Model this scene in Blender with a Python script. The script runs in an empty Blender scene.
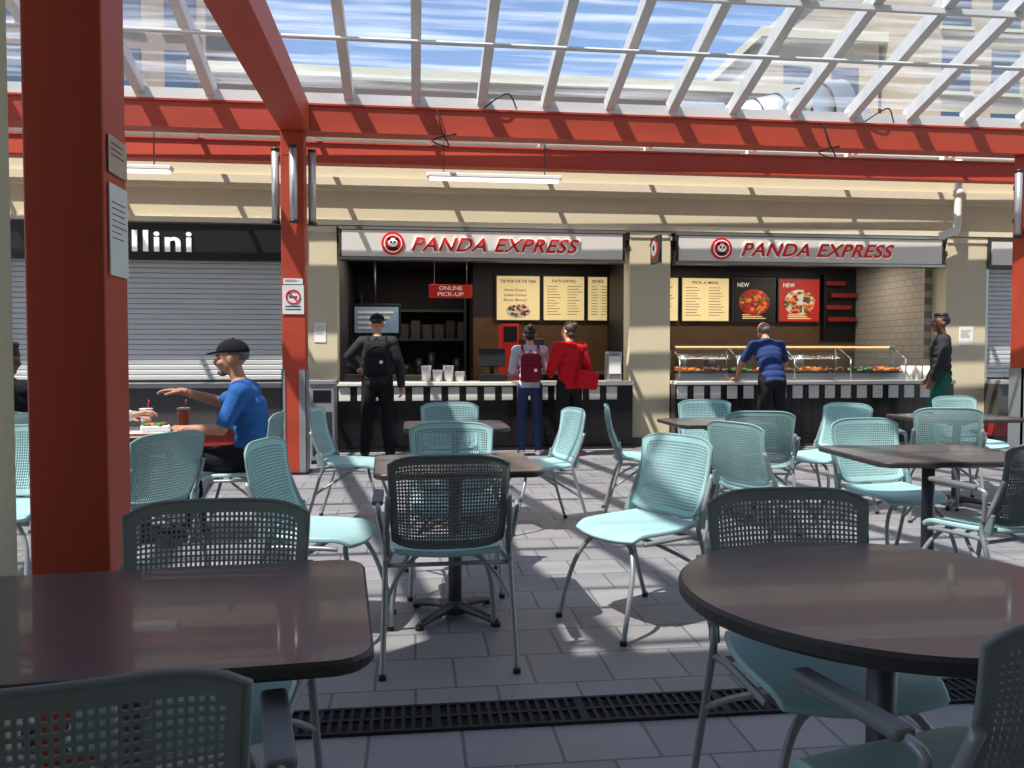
import bpy, bmesh, math, random
import numpy as np
from mathutils import Vector, Matrix, Euler
random.seed(3)
SC = bpy.context.scene
COL = SC.collection
R = math.radians

def lin(c):
    out = []
    for v in c[:3]:
        v = v / 255.0
        out.append(v / 12.92 if v <= 0.04045 else ((v + 0.055) / 1.055) ** 2.4)
    return (*out, 1.0)

def mat(name, rgb, rough=0.6, metal=0.0, var=0.12, nscale=6.0, bump=0.0, bscale=60.0, emit=None, estr=0.0, coat=0.0, spec=0.5, alpha=1.0):
    m = bpy.data.materials.new(name); m.use_nodes = True
    nt = m.node_tree; b = nt.nodes['Principled BSDF']
    c = lin(rgb)
    tc = nt.nodes.new('ShaderNodeTexCoord')
    if var > 0:
        n = nt.nodes.new('ShaderNodeTexNoise'); n.inputs['Scale'].default_value = nscale
        n.inputs['Detail'].default_value = 4
        nt.links.new(tc.outputs['Object'], n.inputs['Vector'])
        mx = nt.nodes.new('ShaderNodeMix'); mx.data_type = 'RGBA'
        mx.inputs[6].default_value = tuple(v * (1 - var) for v in c[:3]) + (1,)
        mx.inputs[7].default_value = tuple(min(1, v * (1 + var)) for v in c[:3]) + (1,)
        nt.links.new(n.outputs['Fac'], mx.inputs[0])
        nt.links.new(mx.outputs[2], b.inputs['Base Color'])
    else:
        b.inputs['Base Color'].default_value = c
    b.inputs['Roughness'].default_value = rough
    b.inputs['Metallic'].default_value = metal
    b.inputs['Specular IOR Level'].default_value = spec
    b.inputs['Coat Weight'].default_value = coat
    if bump > 0:
        n2 = nt.nodes.new('ShaderNodeTexNoise'); n2.inputs['Scale'].default_value = bscale
        nt.links.new(tc.outputs['Object'], n2.inputs['Vector'])
        bp = nt.nodes.new('ShaderNodeBump'); bp.inputs['Strength'].default_value = bump
        bp.inputs['Distance'].default_value = 0.02
        nt.links.new(n2.outputs['Fac'], bp.inputs['Height'])
        nt.links.new(bp.outputs['Normal'], b.inputs['Normal'])
    if emit:
        b.inputs['Emission Color'].default_value = lin(emit)
        b.inputs['Emission Strength'].default_value = estr
    return m

# ---------------------------------------------------------------- materials
M = {}
M['red'] = mat('red_painted_steel', (184, 68, 44), 0.5, var=0.08, nscale=3, bump=0.05)
M['beige'] = mat('beige_stucco', (198, 188, 160), 0.9, var=0.06, nscale=2, bump=0.2, bscale=90)
M['trimb'] = mat('pale_trim', (208, 200, 176), 0.8, var=0.06)
M['white'] = mat('white_paint', (225, 225, 220), 0.5, var=0.04)
M['rafter'] = mat('rafter_paint', (220, 218, 212), 0.5, var=0.05)
M['black'] = mat('black_panel', (18, 18, 19), 0.4, var=0.1)
M['blacktile'] = mat('black_counter', (22, 21, 23), 0.25, var=0.2, nscale=12)
M['steel'] = mat('brushed_steel', (170, 170, 168), 0.35, 0.85, var=0.08)
M['bingrey'] = mat('satin_steel', (150, 152, 152), 0.4, 0.25, var=0.08)
M['dsteel'] = mat('dark_steel', (70, 70, 70), 0.45, 0.6, var=0.1)
M['iron'] = mat('cast_iron', (44, 43, 43), 0.7, 0.3, var=0.2, nscale=30)
M['pit'] = mat('drain_pit', (6, 6, 6), 0.9, var=0)
M['signface'] = mat('sign_face', (196, 193, 186), 0.4, var=0.03, emit=(200, 196, 188), estr=0.12)
M['signred'] = mat('sign_letter_red', (196, 30, 34), 0.4, var=0.03, emit=(196, 30, 30), estr=0.15)
M['signwhite'] = mat('sign_outline', (240, 238, 232), 0.4, var=0.0, emit=(255, 250, 245), estr=0.2)
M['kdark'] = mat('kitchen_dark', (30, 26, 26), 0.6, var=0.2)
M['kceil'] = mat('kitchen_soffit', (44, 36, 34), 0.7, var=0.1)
M['cream'] = mat('menu_cream', (225, 204, 152), 0.6, var=0.03, emit=(240, 214, 150), estr=0.42)
M['menutext'] = mat('menu_text', (90, 64, 44), 0.6, var=0)
M['menured'] = mat('menu_red', (170, 30, 28), 0.5, var=0.1, emit=(180, 40, 30), estr=0.3)
M['menublk'] = mat('menu_black', (16, 14, 14), 0.5, var=0)
M['foodo'] = mat('food_orange', (214, 120, 44), 0.5, var=0.4, nscale=40, emit=(220, 120, 40), estr=0.3)  # emission paints the warm orange light onto the food itself
M['foodg'] = mat('food_green', (90, 120, 50), 0.5, var=0.4, nscale=40)
M['foodb'] = mat('food_brown', (120, 62, 30), 0.5, var=0.4, nscale=40)
M['plate'] = mat('plate_white', (232, 228, 221), 0.3, var=0)
M['lampwarm'] = mat('heat_lamp', (255, 210, 140), 0.4, var=0, emit=(255, 196, 120), estr=3.0)
M['lampwhite'] = mat('lamp_diffuser', (245, 245, 240), 0.4, var=0, emit=(255, 250, 240), estr=1.2)
M['screen'] = mat('screen_blue', (110, 130, 150), 0.3, var=0.4, nscale=9, emit=(100, 125, 145), estr=0.3)
M['aqua'] = mat('aqua_plastic', (168, 205, 202), 0.45, var=0.04, nscale=3)
M['aquadark'] = mat('aqua_shell_outer', (134, 164, 162), 0.5, var=0.06, nscale=3)
M['greymesh'] = mat('grey_mesh_back', (132, 142, 139), 0.5, var=0.06, nscale=3)
M['greyrim'] = mat('grey_mesh_rim', (116, 126, 124), 0.5, var=0.06, nscale=3)
M['frame'] = mat('chair_frame', (150, 154, 154), 0.38, 0.3, var=0.05)
M['armpad'] = mat('arm_pad', (112, 114, 113), 0.5, var=0.05)
M['table'] = mat('table_laminate', (90, 82, 82), 0.30, var=0.1, nscale=25, bump=0.02, bscale=300, coat=0.2)
M['tableedge'] = mat('table_edge', (56, 50, 51), 0.4, var=0.05)
M['pedestal'] = mat('table_pedestal', (84, 83, 84), 0.4, 0.3, var=0.08)
M['shutter'] = mat('roller_shutter_steel', (188, 190, 190), 0.5, 0.1, var=0.05, nscale=2)
M['granite'] = mat('granite', (66, 64, 64), 0.35, var=0.55, nscale=45)
M['ctop'] = mat('counter_top', (206, 204, 198), 0.3, var=0.06)
M['skin'] = mat('skin', (184, 130, 100), 0.55, var=0.06, nscale=10)
M['skin2'] = mat('skin_fair', (205, 158, 130), 0.55, var=0.06, nscale=10)
M['skin3'] = mat('skin_deep', (112, 74, 54), 0.55, var=0.06, nscale=10)
M['lip'] = mat('lips', (150, 84, 74), 0.5, var=0.05)
M['eye'] = mat('eye_white', (230, 226, 220), 0.2, var=0)
M['iris'] = mat('eye_iris', (36, 24, 18), 0.2, var=0)
M['hair'] = mat('hair_black', (22, 18, 17), 0.5, var=0.3, nscale=60, bump=0.4, bscale=120)
M['hairgrey'] = mat('hair_grey', (96, 92, 88), 0.6, var=0.3, nscale=60, bump=0.3, bscale=120)
M['hairbrown'] = mat('hair_brown', (50, 32, 24), 0.5, var=0.3, nscale=60, bump=0.4, bscale=120)
def cloth(n, c, v=0.14): return mat(n, c, 0.9, var=v, nscale=7, bump=0.5, bscale=14, spec=0.2)
M['cblue'] = cloth('cloth_blue', (50, 98, 160)); M['cblack'] = cloth('cloth_black', (30, 30, 33))
M['cnavy'] = cloth('cloth_navy', (40, 58, 104)); M['cred'] = cloth('cloth_red', (196, 26, 34))
M['cgrey'] = cloth('cloth_lightgrey', (188, 190, 200)); M['cjean'] = cloth('cloth_denim', (46, 58, 92))
M['cgreen'] = cloth('cloth_green', (34, 96, 78)); M['cmaroon'] = cloth('cloth_maroon', (120, 26, 46))
M['cwhite'] = cloth('cloth_white', (206, 204, 202)); M['cchar'] = cloth('cloth_charcoal', (48, 50, 54))
M['pinkshoe'] = mat('shoe_red', (200, 40, 44), 0.6, var=0.05); M['bshoe'] = mat('shoe_black', (20, 20, 22), 0.6, var=0.05)
M['tray'] = mat('tray_red', (190, 84, 60), 0.4, var=0.03)
M['paper'] = mat('paper', (226, 226, 220), 0.7, var=0.03)
M['ink'] = mat('ink', (60, 60, 62), 0.7, var=0)
M['duct'] = mat('galvanised_duct', (196, 198, 198), 0.4, 0.6, var=0.12, nscale=2)
M['bld'] = mat('building_tan', (176, 158, 134), 0.9, var=0.08, nscale=0.5)
M['bld2'] = mat('building_brown', (146, 126, 112), 0.9, var=0.1, nscale=0.5)
M['bldwin'] = mat('building_window', (70, 86, 104), 0.15, var=0.1)
M['ceilw'] = mat('ceiling_plaster', (205, 200, 190), 0.9, var=0.03)
M['shelfred'] = mat('shelf_red', (130, 28, 26), 0.5, var=0.05)

def brick_mat(name, c1, c2, cm, bw, rh, mortar, rough, offset=0.5, axes='XY', scale=1.0, bump=0.2, noise=True):
    m = bpy.data.materials.new(name); m.use_nodes = True
    nt = m.node_tree; b = nt.nodes['Principled BSDF']
    g = nt.nodes.new('ShaderNodeNewGeometry')
    sep = nt.nodes.new('ShaderNodeSeparateXYZ'); cmb = nt.nodes.new('ShaderNodeCombineXYZ')
    nt.links.new(g.outputs['Position'], sep.inputs[0])
    nt.links.new(sep.outputs[axes[0]], cmb.inputs['X']); nt.links.new(sep.outputs[axes[1]], cmb.inputs['Y'])
    br = nt.nodes.new('ShaderNodeTexBrick')
    br.inputs['Scale'].default_value = scale
    br.inputs['Color1'].default_value = lin(c1); br.inputs['Color2'].default_value = lin(c2)
    br.inputs['Mortar'].default_value = lin(cm); br.inputs['Mortar Size'].default_value = mortar
    br.inputs['Brick Width'].default_value = bw; br.inputs['Row Height'].default_value = rh
    br.offset = offset
    nt.links.new(cmb.outputs[0], br.inputs['Vector'])
    if noise:
        n = nt.nodes.new('ShaderNodeTexNoise'); n.inputs['Scale'].default_value = 3.0; n.inputs['Detail'].default_value = 6
        nt.links.new(g.outputs['Position'], n.inputs['Vector'])
        mr = nt.nodes.new('ShaderNodeMapRange'); mr.inputs['To Min'].default_value = 0.82; mr.inputs['To Max'].default_value = 1.15
        nt.links.new(n.outputs['Fac'], mr.inputs['Value'])
        mx = nt.nodes.new('ShaderNodeMix'); mx.data_type = 'RGBA'; mx.blend_type = 'MULTIPLY'; mx.inputs[0].default_value = 1
        nt.links.new(br.outputs['Color'], mx.inputs[6]); nt.links.new(mr.outputs[0], mx.inputs[7])
        nt.links.new(mx.outputs[2], b.inputs['Base Color'])
    else:
        nt.links.new(br.outputs['Color'], b.inputs['Base Color'])
    b.inputs['Roughness'].default_value = rough
    bp = nt.nodes.new('ShaderNodeBump'); bp.inputs['Strength'].default_value = bump; bp.inputs['Distance'].default_value = 0.01
    bp.invert = True
    nt.links.new(br.outputs['Fac'], bp.inputs['Height']); nt.links.new(bp.outputs['Normal'], b.inputs['Normal'])
    return m
M['floor'] = brick_mat('floor_tile', (152, 148, 147), (138, 134, 133), (104, 100, 99), 0.305, 0.305, 0.006, 0.5)
M['wtile'] = brick_mat('white_wall_tile', (168, 162, 150), (160, 154, 144), (120, 116, 108), 0.2, 0.1, 0.005, 0.3, axes='YZ', noise=False)
M['btile'] = brick_mat('bronze_wall_tile', (104, 78, 52), (94, 70, 48), (78, 58, 42), 0.05, 0.05, 0.003, 0.3, offset=0, axes='XZ', noise=False)

def glass_mat(name, base=0.12, streak=True, tint=(0.93, 0.97, 1.0)):
    m = bpy.data.materials.new(name); m.use_nodes = True
    nt = m.node_tree; nt.nodes.clear()
    out = nt.nodes.new('ShaderNodeOutputMaterial')
    tr = nt.nodes.new('ShaderNodeBsdfTransparent'); tr.inputs['Color'].default_value = (*tint, 1)
    gl = nt.nodes.new('ShaderNodeBsdfGlossy'); gl.inputs['Roughness'].default_value = 0.08
    df = nt.nodes.new('ShaderNodeBsdfTranslucent'); df.inputs['Color'].default_value = (0.75, 0.78, 0.8, 1)
    m1 = nt.nodes.new('ShaderNodeMixShader'); m1.inputs[0].default_value = 0.05
    nt.links.new(tr.outputs[0], m1.inputs[1]); nt.links.new(gl.outputs[0], m1.inputs[2])
    m2 = nt.nodes.new('ShaderNodeMixShader')
    nt.links.new(m1.outputs[0], m2.inputs[1]); nt.links.new(df.outputs[0], m2.inputs[2])
    if streak:
        g = nt.nodes.new('ShaderNodeNewGeometry')
        mp = nt.nodes.new('ShaderNodeMapping'); mp.inputs['Scale'].default_value = (0.5, 9.0, 2.0)
        n = nt.nodes.new('ShaderNodeTexNoise'); n.inputs['Scale'].default_value = 1.0; n.inputs['Detail'].default_value = 5
        nt.links.new(g.outputs['Position'], mp.inputs[0]); nt.links.new(mp.outputs[0], n.inputs['Vector'])
        mr = nt.nodes.new('ShaderNodeMapRange'); mr.inputs['From Min'].default_value = 0.45; mr.inputs['From Max'].default_value = 0.72
        mr.inputs['To Min'].default_value = base * 0.4; mr.inputs['To Max'].default_value = base * 4
        nt.links.new(n.outputs['Fac'], mr.inputs['Value']); nt.links.new(mr.outputs[0], m2.inputs[0])
    else:
        m2.inputs[0].default_value = base
    nt.links.new(m2.outputs[0], out.inputs[0])
    return m
M['roofglass'] = glass_mat('roof_glass', 0.10, True, (0.72, 0.78, 0.84))
M['glass'] = glass_mat('clear_glass', 0.02, False)

# ---------------------------------------------------------------- builder
class B:
    def __init__(s): s.bm = bmesh.new(); s.mats = []
    def mi(s, m):
        m = M[m] if isinstance(m, str) else m
        if m not in s.mats: s.mats.append(m)
        return s.mats.index(m)
    def _fin(s, verts, m, smooth, mtx=None):
        i = s.mi(m); fs = set()
        if mtx is not None:
            for v in verts: v.co = mtx @ v.co
        for v in verts:
            for f in v.link_faces: fs.add(f)
        for f in fs: f.material_index = i; f.smooth = smooth
    def quad(s, pts, m):
        f = s.bm.faces.new([s.bm.verts.new(p) for p in pts]); f.material_index = s.mi(m)
    def box(s, c, d, m, rot=(0, 0, 0), bevel=0.0):
        T = Matrix.Translation(Vector(c)) @ Euler(rot).to_matrix().to_4x4()
        t = bmesh.new()
        r = bmesh.ops.create_cube(t, size=1.0)
        for v in t.verts: v.co = Vector((v.co.x * d[0], v.co.y * d[1], v.co.z * d[2]))
        if bevel > 0:
            bevel = min(bevel, min(d) * .49)
            bmesh.ops.bevel(t, geom=t.edges[:], offset=bevel, segments=3, affect='EDGES', profile=0.5)
        me = bpy.data.meshes.new('tb'); t.to_mesh(me); t.free()
        s.add_mesh(me, [m], T); bpy.data.meshes.remove(me)
    def bx(s, x0, x1, y0, y1, z0, z1, m, bevel=0.0):
        s.box(((x0 + x1) / 2, (y0 + y1) / 2, (z0 + z1) / 2), (abs(x1 - x0), abs(y1 - y0), abs(z1 - z0)), m, bevel=bevel)
    def cyl(s, p0, p1, r0, m, r1=None, seg=20, smooth=True):
        p0, p1 = Vector(p0), Vector(p1); r1 = r0 if r1 is None else r1
        d = p1 - p0; L = d.length
        r = bmesh.ops.create_cone(s.bm, cap_ends=True, segments=seg, radius1=r0, radius2=r1, depth=L)
        q = Vector((0, 0, 1)).rotation_difference(d.normalized()).to_matrix().to_4x4()
        s._fin(r['verts'], m, smooth, Matrix.Translation((p0 + p1) / 2) @ q)
        if smooth:
            for v in r['verts']:
                for f in v.link_faces:
                    if len(f.verts) > 4: f.smooth = False
    def ell(s, c, rad, m, rot=None, u=20, v=12, fn=None):
        r = bmesh.ops.create_uvsphere(s.bm, u_segments=u, v_segments=v, radius=1.0)
        for vv in r['verts']:
            vv.co = Vector((vv.co.x * rad[0], vv.co.y * rad[1], vv.co.z * rad[2]))
            if fn: vv.co = fn(vv.co)
        T = Matrix.Translation(Vector(c))
        if rot is not None: T = T @ (rot if isinstance(rot, Matrix) else Euler(rot).to_matrix()).to_4x4()
        s._fin(r['verts'], m, True, T)
    def tube(s, pts, r, m, seg=8, smooth_path=0, T=None):
        P = [Vector(p) for p in pts]
        if smooth_path:
            Q = [P[0]] + P + [P[-1]]; out = []
            for i in range(1, len(Q) - 2):
                for k in range(smooth_path):
                    t = k / smooth_path
                    a, b, c, d = Q[i - 1], Q[i], Q[i + 1], Q[i + 2]
                    out.append(0.5 * ((2 * b) + (c - a) * t + (2 * a - 5 * b + 4 * c - d) * t * t + (3 * b - a - 3 * c + d) * t ** 3))
            out.append(P[-1]); P = out
        rad = r if isinstance(r, (list, tuple)) else [r] * len(P)
        if len(rad) != len(P): rad = [rad[0] + (rad[-1] - rad[0]) * i / (len(P) - 1) for i in range(len(P))]
        i = s.mi(m); rings = []
        up = Vector((0, 0, 1)); prev = None
        for k, p in enumerate(P):
            t = (P[min(k + 1, len(P) - 1)] - P[max(k - 1, 0)]).normalized()
            if prev is None:
                a = t.cross(up)
                if a.length < 1e-3: a = t.cross(Vector((1, 0, 0)))
                a.normalize()
            else:
                a = (prev - t * prev.dot(t)).normalized()
            prev = a; b = t.cross(a)
            ring = []
            for j in range(seg):
                an = 2 * math.pi * j / seg
                co = p + (a * math.cos(an) + b * math.sin(an)) * rad[k]
                if T is not None: co = T @ co
                ring.append(s.bm.verts.new(co))
            rings.append(ring)
        for k in range(len(rings) - 1):
            for j in range(seg):
                f = s.bm.faces.new((rings[k][j], rings[k][(j + 1) % seg], rings[k + 1][(j + 1) % seg], rings[k + 1][j]))
                f.material_index = i; f.smooth = True
        for rg in (rings[0][::-1], rings[-1]):
            f = s.bm.faces.new(rg); f.material_index = i
    def prism(s, pts, z0, z1, m, b=0.0, medge=None, T=None):
        n = len(pts); i = s.mi(m); ie = s.mi(medge or m)
        cx = sum(p[0] for p in pts) / n; cy = sum(p[1] for p in pts) / n
        R0 = max(math.hypot(p[0] - cx, p[1] - cy) for p in pts); k = (R0 - b) / R0
        def ring(f, z):
            o = []
            for p in pts:
                co = Vector((cx + (p[0] - cx) * f, cy + (p[1] - cy) * f, z))
                if T is not None: co = T @ co
                o.append(s.bm.verts.new(co))
            return o
        rs = [ring(k, z0), ring(1, z0 + b), ring(1, z1 - b), ring(k, z1)] if b > 0 else [ring(1, z0), ring(1, z1)]
        f = s.bm.faces.new(rs[0][::-1]); f.material_index = ie
        f = s.bm.faces.new(rs[-1]); f.material_index = i
        for a, c in zip(rs, rs[1:]):
            for j in range(n):
                f = s.bm.faces.new((a[j], a[(j + 1) % n], c[(j + 1) % n], c[j])); f.material_index = ie; f.smooth = False
    def add_mesh(s, me, mats, T=None):
        idx = np.array([s.mi(m) for m in mats], dtype='i')
        me = me.copy()
        n = len(me.polygons); a = np.zeros(n, dtype='i'); me.polygons.foreach_get('material_index', a)
        me.materials.clear()
        for k in range(max(len(s.mats), 1)): me.materials.append(None)
        me.polygons.foreach_set('material_index', idx[np.minimum(a, len(idx) - 1)])
        if T is not None: me.transform(T)
        s.bm.from_mesh(me); bpy.data.meshes.remove(me)
    def mesh(s, name):
        me = bpy.data.meshes.new(name); s.bm.to_mesh(me); s.bm.free()
        for m in s.mats: me.materials.append(m)
        return me
    def obj(s, name, loc=(0, 0, 0), rz=0.0):
        o = bpy.data.objects.new(name, s.mesh(name)); COL.objects.link(o)
        o.location = loc; o.rotation_euler = (0, 0, rz); return o

def eval_mesh(o):
    dg = bpy.context.evaluated_depsgraph_get()
    return bpy.data.meshes.new_from_object(o.evaluated_get(dg), depsgraph=dg)

def text_mesh(txt, width, height, depth=0.01, shear=0.0, offset=0.0, spacing=1.0):
    cu = bpy.data.curves.new('t', 'FONT'); cu.body = txt; cu.extrude = depth / 2; cu.shear = shear
    cu.offset = offset; cu.space_character = spacing; cu.resolution_u = 4
    o = bpy.data.objects.new('t', cu); COL.objects.link(o)
    bpy.context.view_layer.update()
    me = eval_mesh(o); bpy.data.objects.remove(o)
    xs = [v.co.x for v in me.vertices]; ys = [v.co.y for v in me.vertices]
    x0, x1, y0, y1 = min(xs), max(xs), min(ys), max(ys)
    sx = width / (x1 - x0) if width else height / (y1 - y0)
    sy = height / (y1 - y0)
    for v in me.vertices:
        v.co = Vector(((v.co.x - (x0 + x1) / 2) * sx, (v.co.y - (y0 + y1) / 2) * sy, v.co.z))
    return me
FACE = Matrix.Rotation(R(90), 4, 'X')
def put_text(b, txt, c, w, h, m, depth=0.01, shear=0.0, offset=0.0, rz=0.0, spacing=1.0):
    me = text_mesh(txt, w, h, depth, shear, offset, spacing)
    b.add_mesh(me, [m], Matrix.Translation(Vector(c)) @ Matrix.Rotation(rz, 4, 'Z') @ FACE)

# ---------------------------------------------------------------- camera, sky, sun
cam = bpy.data.objects.new('camera', bpy.data.cameras.new('camera')); COL.objects.link(cam)
cam.data.sensor_width = 36; cam.data.lens = 28.83
cam.location = (0, 0, 1.25); cam.rotation_euler = (R(88.0), 0, R(-6.8))
cam.data.clip_start = 0.05; cam.data.clip_end = 300
SC.camera = cam
w = bpy.data.worlds.new('sky_world'); SC.world = w; w.use_nodes = True
nt = w.node_tree; bg = nt.nodes['Background']
sk = nt.nodes.new('ShaderNodeTexSky'); sk.sky_type = 'NISHITA'; sk.sun_disc = False
sk.sun_elevation = R(60); sk.sun_rotation = R(220); sk.altitude = 600; sk.dust_density = 0.2; sk.ozone_density = 2.0
nt.links.new(sk.outputs[0], bg.inputs[0]); bg.inputs[1].default_value = 0.25
sun = bpy.data.objects.new('sun', bpy.data.lights.new('sun', 'SUN')); COL.objects.link(sun)
sun.data.energy = 9.0; sun.data.angle = R(0.6); sun.data.color = (1, 0.93, 0.84)
sun.rotation_euler = Vector((0.45, 0.35, -1)).to_track_quat('-Z', 'Y').to_euler(); sun.location = (-5, -5, 12)
SC.view_settings.view_transform = 'Standard'
SC.view_settings.look = 'None'

# ---------------------------------------------------------------- room shell
b = B(); b.bx(-14, 18, -8, 40, -0.1, 0, 'floor'); b.obj('floor')
# drain grate
b = B()
b.bx(-4, 6, 2.70, 2.88, 0.0005, 0.004, 'pit')  # flat black sheet standing in for the shade below the bars
b.bx(-4, 6, 2.69, 2.705, 0.0, 0.012, 'iron'); b.bx(-4, 6, 2.875, 2.89, 0.0, 0.012, 'iron'); b.bx(-4, 6, 2.782, 2.798, 0.004, 0.012, 'iron')
x = -4.0
k = 0
while x < 6:
    wd = 0.03 if k % 14 == 0 else 0.013
    b.bx(x, x + wd, 2.70, 2.88, 0.003, 0.011, 'iron'); x += wd + 0.022; k += 1
b.obj('floor_drain_grate')

YF = 11.0
b = B()
b.bx(-10, 15, YF, YF + 0.3, 2.93, 4.2, 'beige')
b.bx(-10, 15, YF - 0.10, YF, 3.46, 3.56, 'trimb'); b.bx(-10, 15, YF - 0.06, YF, 3.40, 3.46, 'trimb')
b.bx(-10, 15, YF - 0.05, YF, 2.95, 3.02, 'trimb')
b.bx(-10, 15, YF - 0.12, YF + 0.35, 4.2, 4.28, 'trimb')
b.obj('wall_back')
for x0, x1 in ((-10, -9.6), (-5.75, -5.2), (-1.42, -1.0), (2.93, 3.50), (7.58, 8.2), (12.3, 15)):
    b = B()
    b.bx(x0, x1, YF - 0.02, YF + 0.3, 0, 2.93, 'beige')
    b.bx(x0 - 0.01, x1 + 0.01, YF - 0.05, YF + 0.02, 0, 0.12, 'granite')
    b.bx(x0 - 0.00, x1 + 0.00, YF - 0.035, YF - .02, 2.86, 2.93, 'trimb')
    b.obj('wall_pilaster')
b = B()
b.bx(-10, 15, YF + 0.3, 16, 4.1, 4.2, 'ceilw'); b.obj('roof_slab')
# kitchens
def wall(name, *a):
    b = B()
    for q in a: b.bx(*q)
    return b.obj(name)
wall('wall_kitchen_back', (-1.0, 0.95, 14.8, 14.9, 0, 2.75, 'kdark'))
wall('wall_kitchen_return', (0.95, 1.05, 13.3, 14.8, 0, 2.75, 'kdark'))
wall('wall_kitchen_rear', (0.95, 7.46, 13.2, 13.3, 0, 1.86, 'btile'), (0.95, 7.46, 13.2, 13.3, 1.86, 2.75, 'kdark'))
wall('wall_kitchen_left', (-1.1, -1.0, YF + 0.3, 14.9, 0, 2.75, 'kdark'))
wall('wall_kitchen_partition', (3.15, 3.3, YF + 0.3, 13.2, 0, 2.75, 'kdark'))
wall('wall_kitchen_right', (7.46, 7.58, YF + 0.3, 13.3, 0, 2.75, 'wtile'))
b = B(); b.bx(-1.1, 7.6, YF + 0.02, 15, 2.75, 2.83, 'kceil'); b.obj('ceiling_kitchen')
# ceiling added out of view to keep sun off the near tables
b = B(); b.bx(-14, 18, -8, 0.9, 6.6, 6.75, 'ceilw'); b.bx(-14, 18, 0.8, 0.95, 6.4, 6.8, 'rafter'); b.obj('ceiling')
b = B(); b.bx(-14, 18, -8.2, -8, 0, 6.7, 'beige'); b.obj('wall_front')
# beige post at far left
b = B(); b.bx(-1.30, -1.072, 2.13, 2.36, 0, 3.5, 'beige', 0.01)
b.bx(-1.31, -1.065, 2.12, 2.37, 0, 0.1, 'granite'); b.obj('stucco_post')

# ---------------------------------------------------------------- steel structure
def steel_column(x0, x1, y0, y1, top, guard=False):
    b = B()
    b.bx(x0, x1, y0, y1, 0, top, 'red', 0.008)
    b.bx(x0 - 0.03, x1 + 0.03, y0 - 0.03, y1 + 0.03, 0, 0.02, 'dsteel')
    b.bx(x0 + .02, x1 - .02, y0 - .004, y1 + .004, top - 0.25, top - 0.02, 'red')
    if guard:
        b.bx(x1 - .07, x1 + .006, y0 - .008, y0 + .02, .02, 1.1, 'bingrey'); b.bx(x1 - .004, x1 + .008, y0 - .008, y1, .02, 1.1, 'bingrey')
        b.bx(x0 - .008, x0 + .004, y0 - .008, y1, .02, 1.1, 'bingrey'); b.bx(x0 - .008, x0 + .03, y0 - .008, y0 + .02, .02, 1.1, 'bingrey')
    return b.obj('steel_column')
steel_column(-1.105, -0.885, 2.5, 2.69, 3.58)
steel_column(-1.37, -1.13, 8.8, 9.02, 3.58, True)
steel_column(7.06, 7.3, 8.8, 9.02, 3.58, True)
steel_column(-9.5, -9.27, 8.8, 9.02, 3.58, True)
def beam(name, x0, x1, y0, y1, z0, z1, along='X'):
    b = B()
    if along == 'X':
        b.bx(x0, x1, y0, y1, z0 + .015, z1 - .015, 'red')
        b.bx(x0, x1, y0 - .02, y1 + .02, z0, z0 + .02, 'red'); b.bx(x0, x1, y0 - .02, y1 + .02, z1 - .02, z1, 'red')
    else:
        b.bx(x0, x1, y0, y1, z0, z1, 'red', 0.006)
    return b.obj(name)
beam('steel_beam', -12, 16, 8.82, 9.0, 3.58, 3.87)
beam('steel_beam', -12, 16, 10.32, 10.46, 3.60, 3.86)
beam('steel_beam', -1.37, -1.07, 0.9, 8.8, 3.58, 3.86, 'Y')
# glass roof
SL = 0.323
b = B()
ang = -math.atan(SL); L = 8.0 * math.sqrt(1 + SL * SL)
def rz_at(y): return 3.98 + SL * (8.9 - y)
k = -17
while k < 23:
    x = 0.03 + 0.7 * k
    b.box((x, 4.9, rz_at(4.9)), (0.095, L, 0.14), 'rafter', (ang, 0, 0)); k += 1
for y in (1.2, 3.2, 5.2, 7.2):
    b.box((2, y, rz_at(y) - 0.09), (27, 0.05, 0.05), 'rafter')
for y in (2.2, 4.2, 6.2, 7.75):
    b.cyl((-11.5, y, rz_at(y) - 0.2), (15.5, y, rz_at(y) - 0.2), 0.022, 'rafter', seg=8)
b.box((2, 8.9, 3.93), (27, 0.12, 0.12), 'rafter')
b.obj('skylight_frame')
b = B(); b.quad([(-11.5, .9, rz_at(.9) + .085), (15.5, .9, rz_at(.9) + .085), (15.5, 8.9, rz_at(8.9) + .085), (-11.5, 8.9, rz_at(8.9) + .085)], 'roofglass'); b.obj('window_skylight')
# trellis between outer beam and wall: long shallow slats
b = B()
for k in range(8):
    y = 9.15 + 0.21 * k
    b.box((2, y, 3.99), (27, 0.085, 0.025), 'rafter', (0, 0, R(0.5)))
for k in range(19): b.bx(-11 + 1.4 * k, -10.95 + 1.4 * k, 9.02, 10.8, 3.92, 3.975, 'rafter')
b.obj('sun_trellis')
# conduit wires hanging
def wire(pts):
    b = B(); b.tube(pts, 0.008, 'black', 6, 6); b.obj('hanging_cable')
for X in (0.25, 4.55):
    wire([(X, 8.79, 3.86), (X + .05, 8.72, 3.60), (X + .12, 8.74, 3.45), (X - .05, 8.78, 3.52), (X + .2, 8.79, 3.6)])
for X in (0.9, 5.2):
    wire([(X - .15, 8.8, 3.88), (X, 8.74, 3.98), (X + .12, 8.76, 4.02), (X + .2, 8.8, 3.88)])

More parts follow.
